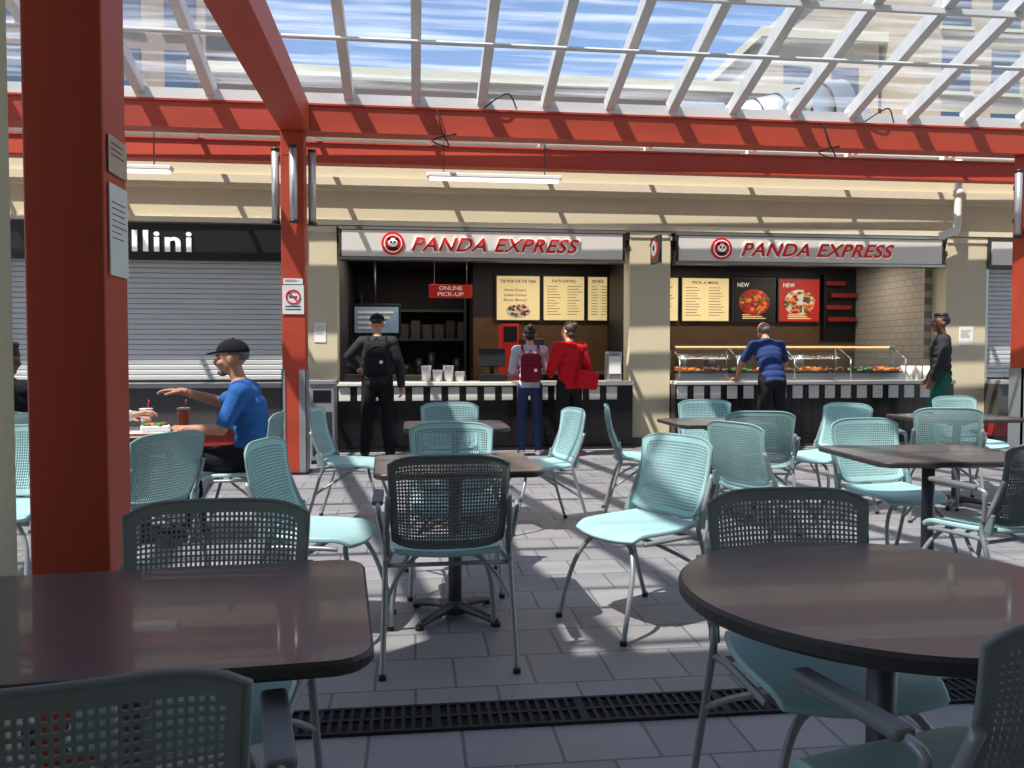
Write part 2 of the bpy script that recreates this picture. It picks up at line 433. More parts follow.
# ---------------------------------------------------------------- facade details
def shop_sign(x0, x1, tc, lx):
    b = B()
    b.bx(x0, x1, 10.93, 11.1, 2.5, 2.93, 'dsteel', 0.01)
    b.bx(x0 + .04, x1 - .04, 10.915, 10.94, 2.545, 2.885, 'signface')
    b.bx(x0, x1, 10.90, 10.94, 2.50, 2.535, 'steel'); b.bx(x0, x1, 10.90, 10.94, 2.895, 2.93, 'steel')
    put_text(b, 'PANDA EXPRESS', (tc, 10.905, 2.71), 2.28, 0.215, 'signwhite', 0.012, 0.35, 0.02, spacing=1.08)
    put_text(b, 'PANDA EXPRESS', (tc, 10.893, 2.71), 2.24, 0.185, 'signred', 0.02, 0.35, 0.014, spacing=1.08)
    b.cyl((lx, 10.92, 2.715), (lx, 10.90, 2.715), 0.15, 'signred', seg=32)
    b.cyl((lx, 10.92, 2.715), (lx, 10.894, 2.715), 0.118, 'signwhite', seg=32)
    b.cyl((lx, 10.92, 2.715), (lx, 10.890, 2.715), 0.105, 'signred', seg=32)
    b.ell((lx, 10.885, 2.725), (0.062, 0.012, 0.055), 'signwhite')
    for s in (-1, 1):
        b.ell((lx + s * .05, 10.882, 2.775), (0.024, 0.012, 0.022), 'black')
        b.ell((lx + s * .024, 10.872, 2.73), (0.014, 0.006, 0.017), 'black')
    b.ell((lx, 10.872, 2.705), (0.01, 0.006, 0.007), 'black')
    b.ell((lx, 10.885, 2.645), (0.07, 0.01, 0.025), 'black')
    return b.obj('restaurant_sign')
shop_sign(-0.97, 2.85, 1.09, -0.27); shop_sign(3.56, 7.50, 5.60, 4.20)
def shutter(x0, x1, sign, red):
    b = B()
    z = 0.93
    while z < 2.49:
        b.bx(x0, x1, 11.08, 11.13, z, z + 0.062, 'shutter', 0.012); z += 0.066
    b.bx(x0, x1, 11.1, 11.2, 0.9, 2.52, 'dsteel')
    b.bx(x0 - .0, x0 + .05, 11.0, 11.12, 0.9, 2.5, 'steel'); b.bx(x1 - .05, x1, 11.0, 11.12, 0.9, 2.5, 'steel')
    if sign == 'black':
        b.bx(x0, x1, 10.93, 11.1, 2.47, 2.93, 'black')
        put_text(b, 'Bellini', (-3.44, 10.92, 2.70), 1.26, 0.27, 'signwhite', 0.02, 0, 0.022, spacing=1.15)
    else:
        b.bx(x0, x1, 10.95, 11.1, 2.5, 2.93, 'dsteel'); b.bx(x0 + .05, x1 - .05, 10.93, 10.96, 2.55, 2.88, 'signface')
    return b.obj('roller_shutter')
shutter(-5.2, -1.42, 'black', True); shutter(8.2, 12.3, 'g', False); shutter(-9.6, -5.75, 'g', False)
def shop_counter_low(x0, x1):
    b = B()
    b.bx(x0, x1, 10.68, 11.2, 0.32, 0.84, 'granite'); b.bx(x0, x1, 10.74, 11.2, 0.10, 0.32, 'shelfred')
    b.bx(x0, x1, 10.78, 11.2, 0, 0.10, 'black'); b.bx(x0, x1, 10.62, 11.2, 0.84, 0.9, 'bingrey', 0.01)
    return b.obj('shop_counter')
shop_counter_low(-5.2, -1.42); shop_counter_low(8.2, 12.3); shop_counter_low(-9.6, -5.75)
def service_counter(x0, x1):
    b = B()
    b.bx(x0, x1, 10.76, 11.28, 0.0, 0.85, 'blacktile')
    b.bx(x0, x1, 10.71, 11.29, 0.85, 0.90, 'ctop', 0.01)
    x = x0 + .02; k = 0
    while x < x1 - .15:
        wd = .15 if k % 2 == 0 else .085
        b.bx(x + .003, x + wd - .003, 10.752, 10.77, .66, .835, 'ctop' if k % 2 == 0 else 'blacktile'); x += wd; k += 1
    n = int((x1 - x0) / 0.15); s = (x1 - x0) / n
    for i in range(n):
        for r in range(5):
            b.bx(x0 + i * s + .004, x0 + (i + 1) * s - .004, 10.753, 10.77, 0.65 - (r + 1) * .12 + .004, 0.65 - r * .12 - .004, 'blacktile')
    b.bx(x0, x1, 10.71, 10.77, 0, 0.035, 'dsteel')
    return b.obj('service_counter')
service_counter(-0.99, 2.92); service_counter(3.51, 7.57)

def menu_board(x0, x1, kind, title=''):
    b = B(); z0, z1, y = 1.80, 2.54, 13.12
    b.bx(x0, x1, y, y + 0.06, z0, z1, 'dsteel', 0.006)
    fm = {'text': 'cream', 'food': 'cream', 'black': 'menublk', 'red': 'menured'}[kind]
    b.bx(x0 + .02, x1 - .02, y - 0.008, y + .01, z0 + .02, z1 - .02, fm)
    wd = x1 - x0; cx = (x0 + x1) / 2; yy = y - 0.012
    if kind == 'text':
        put_text(b, title, (cx, yy, z1 - .09), wd * .55, .045, 'menutext', .003, offset=.01)
        for c in range(2):
            z = z1 - .18
            while z > z0 + .08:
                ln = wd * random.uniform(.2, .34)
                xs = x0 + .07 + c * wd * .48
                b.bx(xs, xs + ln, yy - .002, yy + .006, z, z + .008, 'menutext'); z -= .045
    elif kind == 'food':
        put_text(b, title, (cx, yy, z1 - .1), wd * .8, .05, 'menutext', .003, offset=.01)
        for i in range(3): put_text(b, ('Wok Smart', 'Grilled Chicken', 'Rice Bowl')[i], (cx - .05, yy, z1 - .24 - i * .08), wd * .5, .04, 'menutext', .003)
        b.ell((cx, yy, z0 + .17), (.20, .012, .12), 'plate')
        for i in range(26):
            a = random.random() * 6.28; r = random.random() ** .5
            b.ell((cx + .16 * r * math.cos(a), yy - .01, z0 + .18 + .09 * r * math.sin(a)), (.03, .008, .022), random.choice(['foodo', 'foodg', 'foodb']), u=8, v=6)
    else:
        put_text(b, 'NEW', (cx - wd * .25, yy, z1 - .12), .2, .07, 'signwhite', .003, offset=.01)
        b.ell((cx, yy, (z0 + z1) / 2 - .04), (.27, .012, .22), 'plate' if kind == 'red' else 'menured')
        for i in range(60):
            a = random.random() * 6.28; r = random.random() ** .5
            b.ell((cx + .25 * r * math.cos(a), yy - .01, (z0 + z1) / 2 - .03 + .2 * r * math.sin(a)), (.04, .01, .028), random.choice(['foodo', 'foodo', 'foodg', 'foodb', 'menured']), u=8, v=6)
        for i in range(3): b.bx(cx - .2, cx + .2 - i * .06, yy - .003, yy + .005, z0 + .06 + i * .03, z0 + .074 + i * .03, 'cream')
    return b.obj('menu_board')
menu_board(1.30, 2.03, 'food', 'THE WOK FOR THE TABLE'); menu_board(2.06, 2.76, 'text', 'PLATES & BOWLS'); menu_board(2.79, 3.14, 'text', 'SIDES')
menu_board(3.5, 4.33, 'text', 'DRINKS'); menu_board(4.37, 5.2, 'text', 'PICK A MEAL'); menu_board(5.24, 6.0, 'black'); menu_board(6.04, 6.78, 'red')

# kitchen fittings
b = B()
for i, (z, xa, xb) in enumerate(((2.42, 6.85, 7.2), (2.22, 6.95, 7.4), (2.02, 6.85, 7.3), (1.82, 6.9, 7.4))):
    b.bx(xa, xb, 13.05, 13.19, z, z + .07, 'shelfred')
b.bx(6.82, 6.86, 13.05, 13.19, 1.5, 2.6, 'black'); b.bx(6.86, 7.44, 13.17, 13.195, 1.5, 2.6, 'black'); b.obj('wall_shelf')
b = B()
b.bx(1.08, 3.12, 12.75, 13.18, .0, .95, 'dsteel'); b.bx(1.08, 3.12, 12.7, 13.18, .95, .99, 'steel')
for i in range(4): b.bx(1.1 + i * .5, 1.56 + i * .5, 12.735, 12.755, .1, .9, 'black', .005)
b.obj('back_counter')
b = B()
b.bx(3.55, 7.4, 12.75, 13.18, .0, .95, 'dsteel'); b.bx(3.55, 7.4, 12.7, 13.18, .95, .99, 'steel')
for i in range(7): b.bx(3.58 + i * .54, 4.08 + i * .54, 12.735, 12.755, .1, .9, 'black', .005)
for i in range(6): b.cyl((3.8 + i * .5, 12.9, .99), (3.8 + i * .5, 12.9, 1.2 + .06 * (i % 2)), .1, 'steel' if i % 2 else 'dsteel')
b.obj('back_counter')
b = B(); b.bx(0.22, 0.86, 12.2, 12.24, 2.10, 2.30, 'menured', 0.005)
put_text(b, 'ONLINE', (.54, 12.19, 2.245), .34, .06, 'signwhite', .004, offset=.01); put_text(b, 'PICK-UP', (.54, 12.19, 2.155), .38, .06, 'signwhite', .004, offset=.01)
b.cyl((.3, 12.22, 2.30), (.3, 12.22, 2.75), .006, 'steel', seg=6); b.cyl((.78, 12.22, 2.30), (.78, 12.22, 2.75), .006, 'steel', seg=6); b.obj('pickup_sign')
b = B(); b.bx(-.95, -0.2, 12.9, 12.96, 1.55, 2.05, 'black', .01); b.bx(-.91, -.24, 12.89, 12.91, 1.6, 2.0, 'screen')
for i in range(4): b.bx(-.86, -.5 + i * .06, 12.882, 12.9, 1.66 + i * .08, 1.69 + i * .08, 'plate')
b.cyl((-.6, 12.93, 2.05), (-.6, 12.93, 2.75), .02, 'dsteel', seg=8); b.obj('order_screen')
b = B()
b.bx(-0.9, 0.9, 14.0, 14.75, 0, 0.92, 'steel', .01); b.bx(-0.9, 0.9, 14.2, 14.75, 1.5, 1.54, 'dsteel'); b.bx(-.9, .9, 14.3, 14.75, 2.0, 2.04, 'dsteel')
for i in range(9): b.bx(-.85 + i * .2, -.70 + i * .2, 14.25, 14.5, 1.54, 1.54 + random.uniform(.12, .34), random.choice(['dsteel', 'dsteel', 'kdark', 'shelfred']))
for i in range(8): b.cyl((-.8 + i * .22, 14.3, .92), (-.8 + i * .22, 14.3, 1.1 + .1 * (i % 3)), .07, random.choice(['steel', 'dsteel', 'dsteel']))
b.bx(-.9, -.86, 14.2, 14.7, .92, 2.3, 'dsteel'); b.bx(.86, .9, 14.2, 14.7, .92, 2.3, 'dsteel'); b.obj('kitchen_prep_line')
b = B()
for i in range(4):
    h_ = (.2, .14, .2, .12)[i]
    b.cyl((0.16 + i * .15, 11.05, .9), (0.16 + i * .15, 11.05, .9 + h_), .055, 'plate', .068, 16); b.cyl((0.16 + i * .15, 11.05, .9 + h_), (0.16 + i * .15, 11.05, .912 + h_), .07, 'paper', seg=16)
b.obj('food_container_stack')
def register(x, y):
    b = B(); b.box((0, 0, .05), (.36, .30, .1), 'black', bevel=.01); b.cyl((0, .03, .1), (0, .03, .25), .03, 'black')
    b.box((0, 0, .32), (.36, .03, .25), 'black', (R(-12), 0, 0), .01); b.box((0, .02, .32), (.32, .01, .21), 'screen', (R(-12), 0, 0))
    b.box((.24, 0, .05), (.09, .16, .05), 'dsteel', (R(10), 0, 0), .008)
    b.obj('cash_register', (x, y, .9), 0)
register(-.72, 11.1); register(1.05, 11.1)
b = B(); b.bx(1.6, 1.95, 12.2, 12.65, 0, 1.5, 'dsteel', .01); b.bx(1.3, 1.56, 12.2, 12.65, 0, 1.72, 'menured', .01)
b.bx(1.33, 1.53, 12.185, 12.21, 1.45, 1.68, 'menublk')
b.obj('drink_dispenser')
b = B(); b.bx(2.62, 2.82, 10.95, 11.15, .9, 1.3, 'steel', .02); b.bx(2.64, 2.8, 10.94, 10.96, 1.0, 1.24, 'plate'); b.obj('napkin_dispenser')
# display case
def display_case(x0, x1):
    b = B(); y0, y1 = 10.85, 11.27
    for x in np.linspace(x0, x1, 5): 
        b.cyl((x, y1, .9), (x, y1, 1.40), .012, 'steel', seg=8); b.cyl((x, y0, .9), (x, y0, 1.2), .009, 'steel', seg=8)
        b.cyl((x, y0, 1.2), (x, y1, 1.39), .009, 'steel', seg=8)
    b.bx(x0, x1, y1 - .14, y1 + .02, 1.375, 1.40, 'steel'); b.bx(x0 + .05, x1 - .05, y1 - .10, y1 - .08, 1.365, 1.375, 'lampwarm')
    b.bx(x0, x1, y0 - .003, y0 + .003, .92, 1.2, 'glass')
    b.box(((x0 + x1) / 2, (y0 + y1 - .1) / 2, 1.285), (x1 - x0, .43, .006), 'glass', (R(23), 0, 0))
    b.bx(x0, x1, y0, y1, .9, 1.0, 'steel')
    n = 9; s = (x1 - x0) / n
    for i in range(n):
        cx = x0 + (i + .5) * s
        b.bx(cx - s * .44, cx + s * .44, y0 + .05, y1 - .03, 1.0, 1.03, 'dsteel')
        m = ['foodo', 'foodb', 'foodg', 'foodo', 'foodb'][i % 5]
        for q in range(34):
            b.ell((cx + random.uniform(-.38, .38) * s, random.uniform(y0 + .08, y1 - .06), 1.035 + random.random() * .04), (.035, .03, .02), m, u=8, v=6)
    b.obj('food_display_case')
display_case(3.6, 6.9)
b = B()
for i in range(5): b.cyl((7.05 + (i % 3) * .13, 11.0 + (i // 3) * .15, .9), (7.05 + (i % 3) * .13, 11.0 + (i // 3) * .15, 1.1), .04, 'plate', .05, 14)
b.obj('paper_cup_stack')

# lamps / pipes / signs
def fluoro(x0, x1, y, z):
    b = B(); b.bx(x0, x1, y - .07, y + .07, z, z + .05, 'white', .01); b.bx(x0 + .03, x1 - .03, y - .05, y + .05, z - .03, z + .005, 'lampwhite', .01)
    for x in (x0 + .2, x1 - .2): b.cyl((x, y, z + .05), (x, y, 3.97), .008, 'dsteel', seg=6)
    b.obj('fluorescent_light')
fluoro(.16, 1.78, 9.9, 3.37); fluoro(-3.5, -2.75, 9.9, 3.37)
def tube_lamp(x, y, z0=2.65, z1=3.38):
    b = B(); b.cyl((0, 0, z0), (0, 0, z1), .04, 'duct'); b.cyl((0, 0, z0 - .03), (0, 0, z0), .045, 'dsteel'); b.cyl((0, 0, z1), (0, 0, z1 + .03), .045, 'dsteel')
    b.bx(-.015, .015, -.0, .07, z0 + .15, z0 + .2, 'dsteel'); b.bx(-.015, .015, -.0, .07, z1 - .2, z1 - .15, 'dsteel')
    b.obj('wall_lamp', (x, y, 0))
tube_lamp(-1.43, 8.86); tube_lamp(-1.23, 8.73); tube_lamp(-1.06, 8.9)
tube_lamp(7.0, 8.86); tube_lamp(7.18, 8.73)
b = B(); b.tube([(7.62, 10.82, 4.0), (7.62, 10.82, 3.1), (7.55, 10.82, 3.0), (7.40, 10.82, 2.94), (7.36, 10.84, 2.93)], .05, 'rafter', 12, 5)
b.cyl((7.62, 10.82, 3.5), (7.62, 10.82, 3.58), .065, 'rafter'); b.obj('drain_pipe')
def notice(name, cx, cz, w_, h_, y, col='paper', kind='text'):
    b = B(); b.box((0, 0, 0), (w_, .006, h_), col, bevel=.002)
    if kind == 'text':
        n = max(3, int(h_ / .035))
        for i in range(n):
            l = w_ * random.uniform(.5, .8); b.box((-(w_ * .8 - l) / 2, -.004, h_ * .3 - i * h_ * .45 / n), (l, .002, h_ * .05 / n), 'ink')
    else:
        ring = [(.07 * math.cos(a), -.005, .03 + .07 * math.sin(a)) for a in np.linspace(0, 6.283, 25)]
        b.tube(ring, .009, 'signred', 6); b.box((0, -.006, .03), (.13, .004, .014), 'signred', (0, R(45), 0))
        b.box((0, -.005, .03), (.08, .003, .015), 'ink')
        for i in range(2): b.box((0, -.004, -.07 - i * .03), (.16, .002, .012), 'ink')
    return b.obj(name, (cx, y, cz))
o = notice('no_smoking_sign', -1.25, 1.83, .22, .30, 8.79, kind='smoke')
notice('notice_sign', -1.25, 2.02, .2, .06, 8.79)
notice('notice_sign', -1.22, 1.55, .15, .26, 10.975); notice('notice_sign', 7.9, 1.53, .22, .26, 10.975)
o = notice('notice_sign', 0, 0, .15, .27, 0); o.location = (-.880, 2.60, 1.62); o.rotation_euler = (0, 0, R(90))
o = notice('door_plate', 0, 0, .15, .11, 0, 'steel'); o.location = (-.880, 2.60, 1.84); o.rotation_euler = (0, 0, R(90))
b = B(); b.box((0, 0, 0), (.05, .38, .36), 'dsteel', bevel=.01)
for s in (-1, 1):
    b.cyl((s * .02, 0, .02), (s * .032, 0, .02), .14, 'signred', seg=28); b.cyl((s * .02, 0, .02), (s * .036, 0, .02), .10, 'signwhite', seg=28)
    b.ell((s * .036, 0, .02), (.006, .05, .045), 'black')
b.box((0, .22, .1), (.03, .1, .03), 'dsteel'); b.obj('projecting_sign', (3.22, 10.72, 2.66))
# metal bin
b = B(); b.box((0, 0, .48), (.28, .34, .88), 'bingrey', bevel=.015); b.box((0, 0, .02), (.26, .32, .04), 'black'); b.box((0, 0, .94), (.32, .38, .05), 'bingrey', bevel=.01)
b.box((0, -.172, .78), (.2, .006, .14), 'black'); b.box((0, -.172, .35), (.22, .006, .5), 'dsteel'); b.obj('trash_bin', (-1.05, 9.75, 0))

# background buildings and ductwork
def building(x0, x1, y0, y1, h, m, wx=1.6, wz=1.9):
    b = B(); b.bx(x0, x1, y0, y1, 0, h, m); b.bx(x0 - .2, x1 + .2, y0 - .2, y1, h - .3, h, 'trimb')
    x = x0 + .6
    while x + 1 < x1:
        z = 1.5
        while z + 1.4 < h: b.bx(x, x + .9, y0 - .03, y0 + .05, z, z + 1.3, 'bldwin'); b.bx(x - .08, x + .98, y0 - .1, y0, z - .1, z, 'trimb'); z += wz
        x += wx
    return b.obj('office_building')
building(-16, -6.2, 26, 34, 15, 'bld2'); building(-6, 13, 24, 32, 9.4, 'bld2', 2.2); building(15.0, 30, 23, 34, 15, 'bld'); building(11.0, 14.8, 25, 33, 11.5, 'bld')
b = B(); b.cyl((5.0, 13.6, 5.0), (7.4, 13.6, 5.6), .42, 'duct', seg=28); b.cyl((7.4, 13.6, 5.6), (7.4, 13.6, 4.2), .42, 'duct', seg=28)
b.bx(4.3, 5.1, 13.1, 14.1, 4.2, 5.4, 'duct', .03); b.cyl((5.0, 13.6, 5.0), (5.1, 13.6, 5.03), .47, 'dsteel', seg=28)
for q in range(5): b.cyl((5.4 + q * .4, 13.6, 5.1 + q * .1), (5.43 + q * .4, 13.6, 5.108 + q * .1), .44, 'dsteel', seg=28)
b.bx(1.6, 2.9, 13.2, 14.4, 4.2, 5.1, 'duct', .03); b.bx(1.8, 2.7, 13.18, 13.22, 4.4, 4.95, 'dsteel')
b.cyl((6.1, 12.6, 4.2), (6.1, 12.6, 5.2), .14, 'duct'); b.ell((6.1, 12.6, 5.25), (.25, .25, .1), 'duct')
b.cyl((-.8, 12.6, 4.2), (-.8, 12.6, 4.9), .10, 'duct'); b.ell((-.8, 12.6, 4.95), (.2, .2, .08), 'duct'); b.obj('hvac_duct')

# kitchen lights
for i, (x, y, e) in enumerate(((0.0, 12.6, 20), (2.1, 12.0, 22), (4.6, 12.1, 23), (6.5, 12.1, 20))):
    l = bpy.data.lights.new('kitchen_light', 'AREA'); l.shape = 'RECTANGLE'; l.size = 1.0; l.size_y = .3; l.energy = e; l.color = (1, .9, .76)
    o = bpy.data.objects.new('kitchen_light', l); COL.objects.link(o); o.location = (x, y, 2.70)
    b = B(); b.box((0, 0, 0), (1.04, .34, .03), 'lampwhite'); b.obj('ceiling_light', (x, y, 2.733))

# ---------------------------------------------------------------- tables
def rrect(wx, wy, r, n=6):
    pts = []
    for cx, cy, a0 in ((wx / 2 - r, wy / 2 - r, 0), (-wx / 2 + r, wy / 2 - r, 90), (-wx / 2 + r, -wy / 2 + r, 180), (wx / 2 - r, -wy / 2 + r, 270)):
        for k in range(n + 1):
            a = R(a0 + 90 * k / n); pts.append((cx + r * math.cos(a), cy + r * math.sin(a)))
    return pts
def pedestal(b, base=.3):
    b.cyl((0, 0, .03), (0, 0, .70), .032, 'pedestal'); b.cyl((0, 0, .66), (0, 0, .71), .05, 'pedestal', .16)
    b.cyl((0, 0, .02), (0, 0, .08), .06, 'pedestal', .042)
    for k in range(4):
        a = R(45 + 90 * k); c, s_ = math.cos(a), math.sin(a)
        b.tube([(0, 0, .055), (c * base * .6, s_ * base * .6, .04), (c * base, s_ * base, .02)], [.026, .016], 'pedestal', 8, 4)
        b.cyl((c * base, s_ * base, 0), (c * base, s_ * base, .02), .02, 'black', seg=10)
def round_table(x, y, r=.44):
    b = B(); b.prism([(r * math.cos(a), r * math.sin(a)) for a in np.linspace(0, 2 * math.pi, 72, endpoint=False)], .705, .74, 'table', .008, 'tableedge')
    pedestal(b, .32); return b.obj('round_table', (x, y, 0))
def square_table(x, y, wx, wy, rz=0, name='dining_table', base=.32):
    b = B(); b.prism(rrect(wx, wy, .07), .712, .74, 'table', .007, 'tableedge'); pedestal(b, base); return b.obj(name, (x, y, 0), R(rz))
round_table(1.03, 1.69, .445)
square_table(-.56, 1.69, .93, .70, 5)
square_table(.19, 3.90, .76, .70, 2, base=.25)
square_table(.30, 6.07, .76, .7, 0)
square_table(2.31, 6.12, .74, .7, 0)
square_table(2.68, 4.0, .9, .76, -3)
square_table(4.5, 6.35, .9, .7, 0)
square_table(-1.80, 5.75, .70, .74, 0)
square_table(-2.95, 6.98, .74, .74, 0)

# ---------------------------------------------------------------- chairs
def chair_mesh(arms, grey):
    mf, mb = ('greymesh', 'greyrim') if grey else ('aqua', 'aquadark')
    bm = bmesh.new(); nx, ny = 38, 26; W = .236
    def P(s, t):
        x = s * W * (0.93 + .07 * t) ; z = .485 + .375 * t; y = -.205 - .085 * t + .035 * s * s - .02 * math.sin(t * 3.14)
        e = abs(s) ** 5; z += (-.035 * e * max(0, (t - .6) / .4)) + (.03 * e * max(0, (.35 - t) / .35))
        return Vector((x, y, z))
    g = [[bm.verts.new(P(-1 + 2 * i / nx, j / ny)) for i in range(nx + 1)] for j in range(ny + 1)]
    holes = []
    for j in range(ny):
        for i in range(nx):
            f = bm.faces.new((g[j][i], g[j][i + 1], g[j + 1][i + 1], g[j + 1][i]))
            if 1 < i < nx - 2 and 1 < j < ny - 2 and not (min(i, nx - 1 - i) < 3 and min(j, ny - 1 - j) < 3): holes.append(f)
    bm.normal_update()
    bmesh.ops.inset_individual(bm, faces=holes, thickness=.0037)
    bmesh.ops.delete(bm, geom=holes, context='FACES')
    bmesh.ops.reverse_faces(bm, faces=bm.faces[:])
    me = bpy.data.meshes.new('bk'); bm.to_mesh(me); bm.free()
    me.materials.append(M[mf]); me.materials.append(M[mb])
    o = bpy.data.objects.new('bk', me); COL.objects.link(o)
    md = o.modifiers.new('s', 'SOLIDIFY'); md.thickness = .006; md.offset = -1; md.material_offset = 1; md.material_offset_rim = 1
    back = eval_mesh(o); bpy.data.objects.remove(o)
    bm = bmesh.new(); n = 16
    def S(s, t):
        x = .232 * s * math.sqrt(1 - .22 * t * t); y = .225 * t * math.sqrt(1 - .22 * s * s)
        z = .452 + .012 * s * s + .012 * (1 - t) * .5 - (.03 * max(0, t - .6) ** 2 / .16) + .012 * max(0, -t - .5)
        return Vector((x, y + .0, z))
    g = [[bm.verts.new(S(-1 + 2 * i / n, -1 + 2 * j / n)) for i in range(n + 1)] for j in range(n + 1)]
    for j in range(n):
        for i in range(n):
            f = bm.faces.new((g[j][i], g[j][i + 1], g[j + 1][i + 1], g[j + 1][i])); f.smooth = True
    me = bpy.data.meshes.new('st'); bm.to_mesh(me); bm.free(); me.materials.append(M['aqua'])
    o = bpy.data.objects.new('st', me); COL.objects.link(o)
    md = o.modifiers.new('s', 'SOLIDIFY'); md.thickness = .022; md.offset = -1
    md = o.modifiers.new('b', 'BEVEL'); md.width = .006; md.segments = 2; md.limit_method = 'ANGLE'
    seat = eval_mesh(o); bpy.data.objects.remove(o)
    b = B(); b.add_mesh(back, [M[mf], M[mb]]); b.add_mesh(seat, [M['aqua']])
    rim = [P(-1, t / 10) for t in range(0, 11)] + [P(-1 + s / 8, 1) for s in range(1, 16)] + [P(1, 1 - t / 10) for t in range(0, 11)]
    b.tube([(p.x, p.y - .004, p.z) for p in rim], .0065, mb, 6)
    b.tube([P(-1 + s / 8, 0) + Vector((0, -.004, 0)) for s in range(17)], .0075, mb, 6)
    for s in (-1, 1):
        b.tube([(s * .262, -.30, 0.005), (s * .258, -.25, .16), (s * .252, -.19, .36), (s * .25, -.16, .47), (s * .246, -.20, .56), (s * .238, -.255, .70)], .0115, 'frame', 8, 5)
        b.tube([(s * .25, -.18, .42), (s * .235, -.1, .425), (s * .225, .1, .42), (s * .22, .14, .415)], .011, 'frame', 8, 4)
        b.tube([(s * .235, .27, .005), (s * .225, .235, .15), (s * .2, .19, .29), (s * .14, .15, .385), (s * .05, .13, .412), (0, .128, .414)], .0115, 'frame', 8, 5)
        b.tube([(s * .255, -.225, .25), (s * .21, -.10, .33), (s * .12, .02, .40), (0, .05, .415)], .009, 'frame', 8, 5)
        for q in ((s * .262, -.30), (s * .235, .27)): b.cyl((q[0], q[1], 0), (q[0], q[1], .02), .016, 'black', seg=10)
        b.box((s * .242, -.185, .50), (.018, .05, .09), mb, (R(8), 0, 0), .005)
        if arms:
            b.tube([(s * .252, -.17, .50), (s * .272, -.19, .60), (s * .278, -.19, .645), (s * .280, -.12, .655), (s * .280, .06, .65)], .0105, 'frame', 8, 5)
            b.box((s * .281, -.04, .664), (.046, .25, .022), 'armpad', (R(2), 0, 0), .009)
    b.cyl((-.24, -.17, .41), (.24, -.17, .41), .009, 'frame', seg=8)
    return b.mesh('cafe_chair')
CH = {0: chair_mesh(False, False), 1: chair_mesh(True, True), 2: chair_mesh(True, False)}
def chair(x, y, rz, kind=0):
    o = bpy.data.objects.new('cafe_chair', CH[kind]); COL.objects.link(o); o.location = (x, y, 0); o.rotation_euler = (0, 0, R(rz)); return o
chair(.13, 3.46, 1, 1)            # centre, seen from behind
chair(1.03, 3.74, 116)
chair(-.42, 3.80, -102)
chair(-.52, 1.98, 180, 1)
chair(1.06, 1.98, 178, 1)
chair(-.50, 1.29, 12, 1)
chair(.99, 1.40, 14, 1)
chair(.21, 4.44, 180)
chair(.29, 6.50, 180)
chair(-.46, 6.2, -97)
chair(.90, 5.87, 100)
chair(1.77, 6.24, -104)
chair(2.52, 6.65, 180)
chair(2.45, 5.72, -12, 2)
chair(3.25, 6.18, 112)
chair(2.11, 4.70, -70)
chair(2.78, 4.47, 188)
chair(2.72, 3.60, 16, 1)
chair(4.02, 5.9, -18, 2)
chair(5.1, 6.95, 184)
chair(-1.2, 5.79, 88)
chair(-2.32, 5.75, -90)
chair(-1.46, 4.45, 60)
chair(-2.12, 4.55, 175)
chair(-2.95, 6.4, 0)
chair(5.2, 4.3, 70); chair(-2.2, 3.2, -60)

# ---------------------------------------------------------------- people
def capsule(bm, a, b_, ra, rb, seg=14):
    d = b_ - a; L = max(d.length, 1e-4)
    q = Vector((0, 0, 1)).rotation_difference(d.normalized()).to_matrix().to_4x4()
    r = bmesh.ops.create_cone(bm, cap_ends=True, segments=seg, radius1=ra, radius2=rb, depth=L, matrix=Matrix.Translation((a + b_) / 2) @ q)
    bmesh.ops.create_uvsphere(bm, u_segments=seg, v_segments=9, radius=ra, matrix=Matrix.Translation(a))
    bmesh.ops.create_uvsphere(bm, u_segments=seg, v_segments=9, radius=rb, matrix=Matrix.Translation(b_))
def ellip(bm, c, rad, rot=None):
    T = Matrix.Translation(c) @ (rot.to_4x4() if rot is not None else Matrix.Identity(4)) @ Matrix.Diagonal((*rad, 1))
    bmesh.ops.create_uvsphere(bm, u_segments=20, v_segments=12, radius=1, matrix=T)
def remesh(bm, vox, it=3):
    me = bpy.data.meshes.new('r'); bm.to_mesh(me); bm.free()
    o = bpy.data.objects.new('r', me); COL.objects.link(o)
    md = o.modifiers.new('r', 'REMESH'); md.mode = 'VOXEL'; md.voxel_size = vox; md.use_smooth_shade = True
    md = o.modifiers.new('s', 'SMOOTH'); md.factor = .5; md.iterations = it
    out = eval_mesh(o); bpy.data.objects.remove(o)
    for p in out.polygons: p.use_smooth = True
    return out
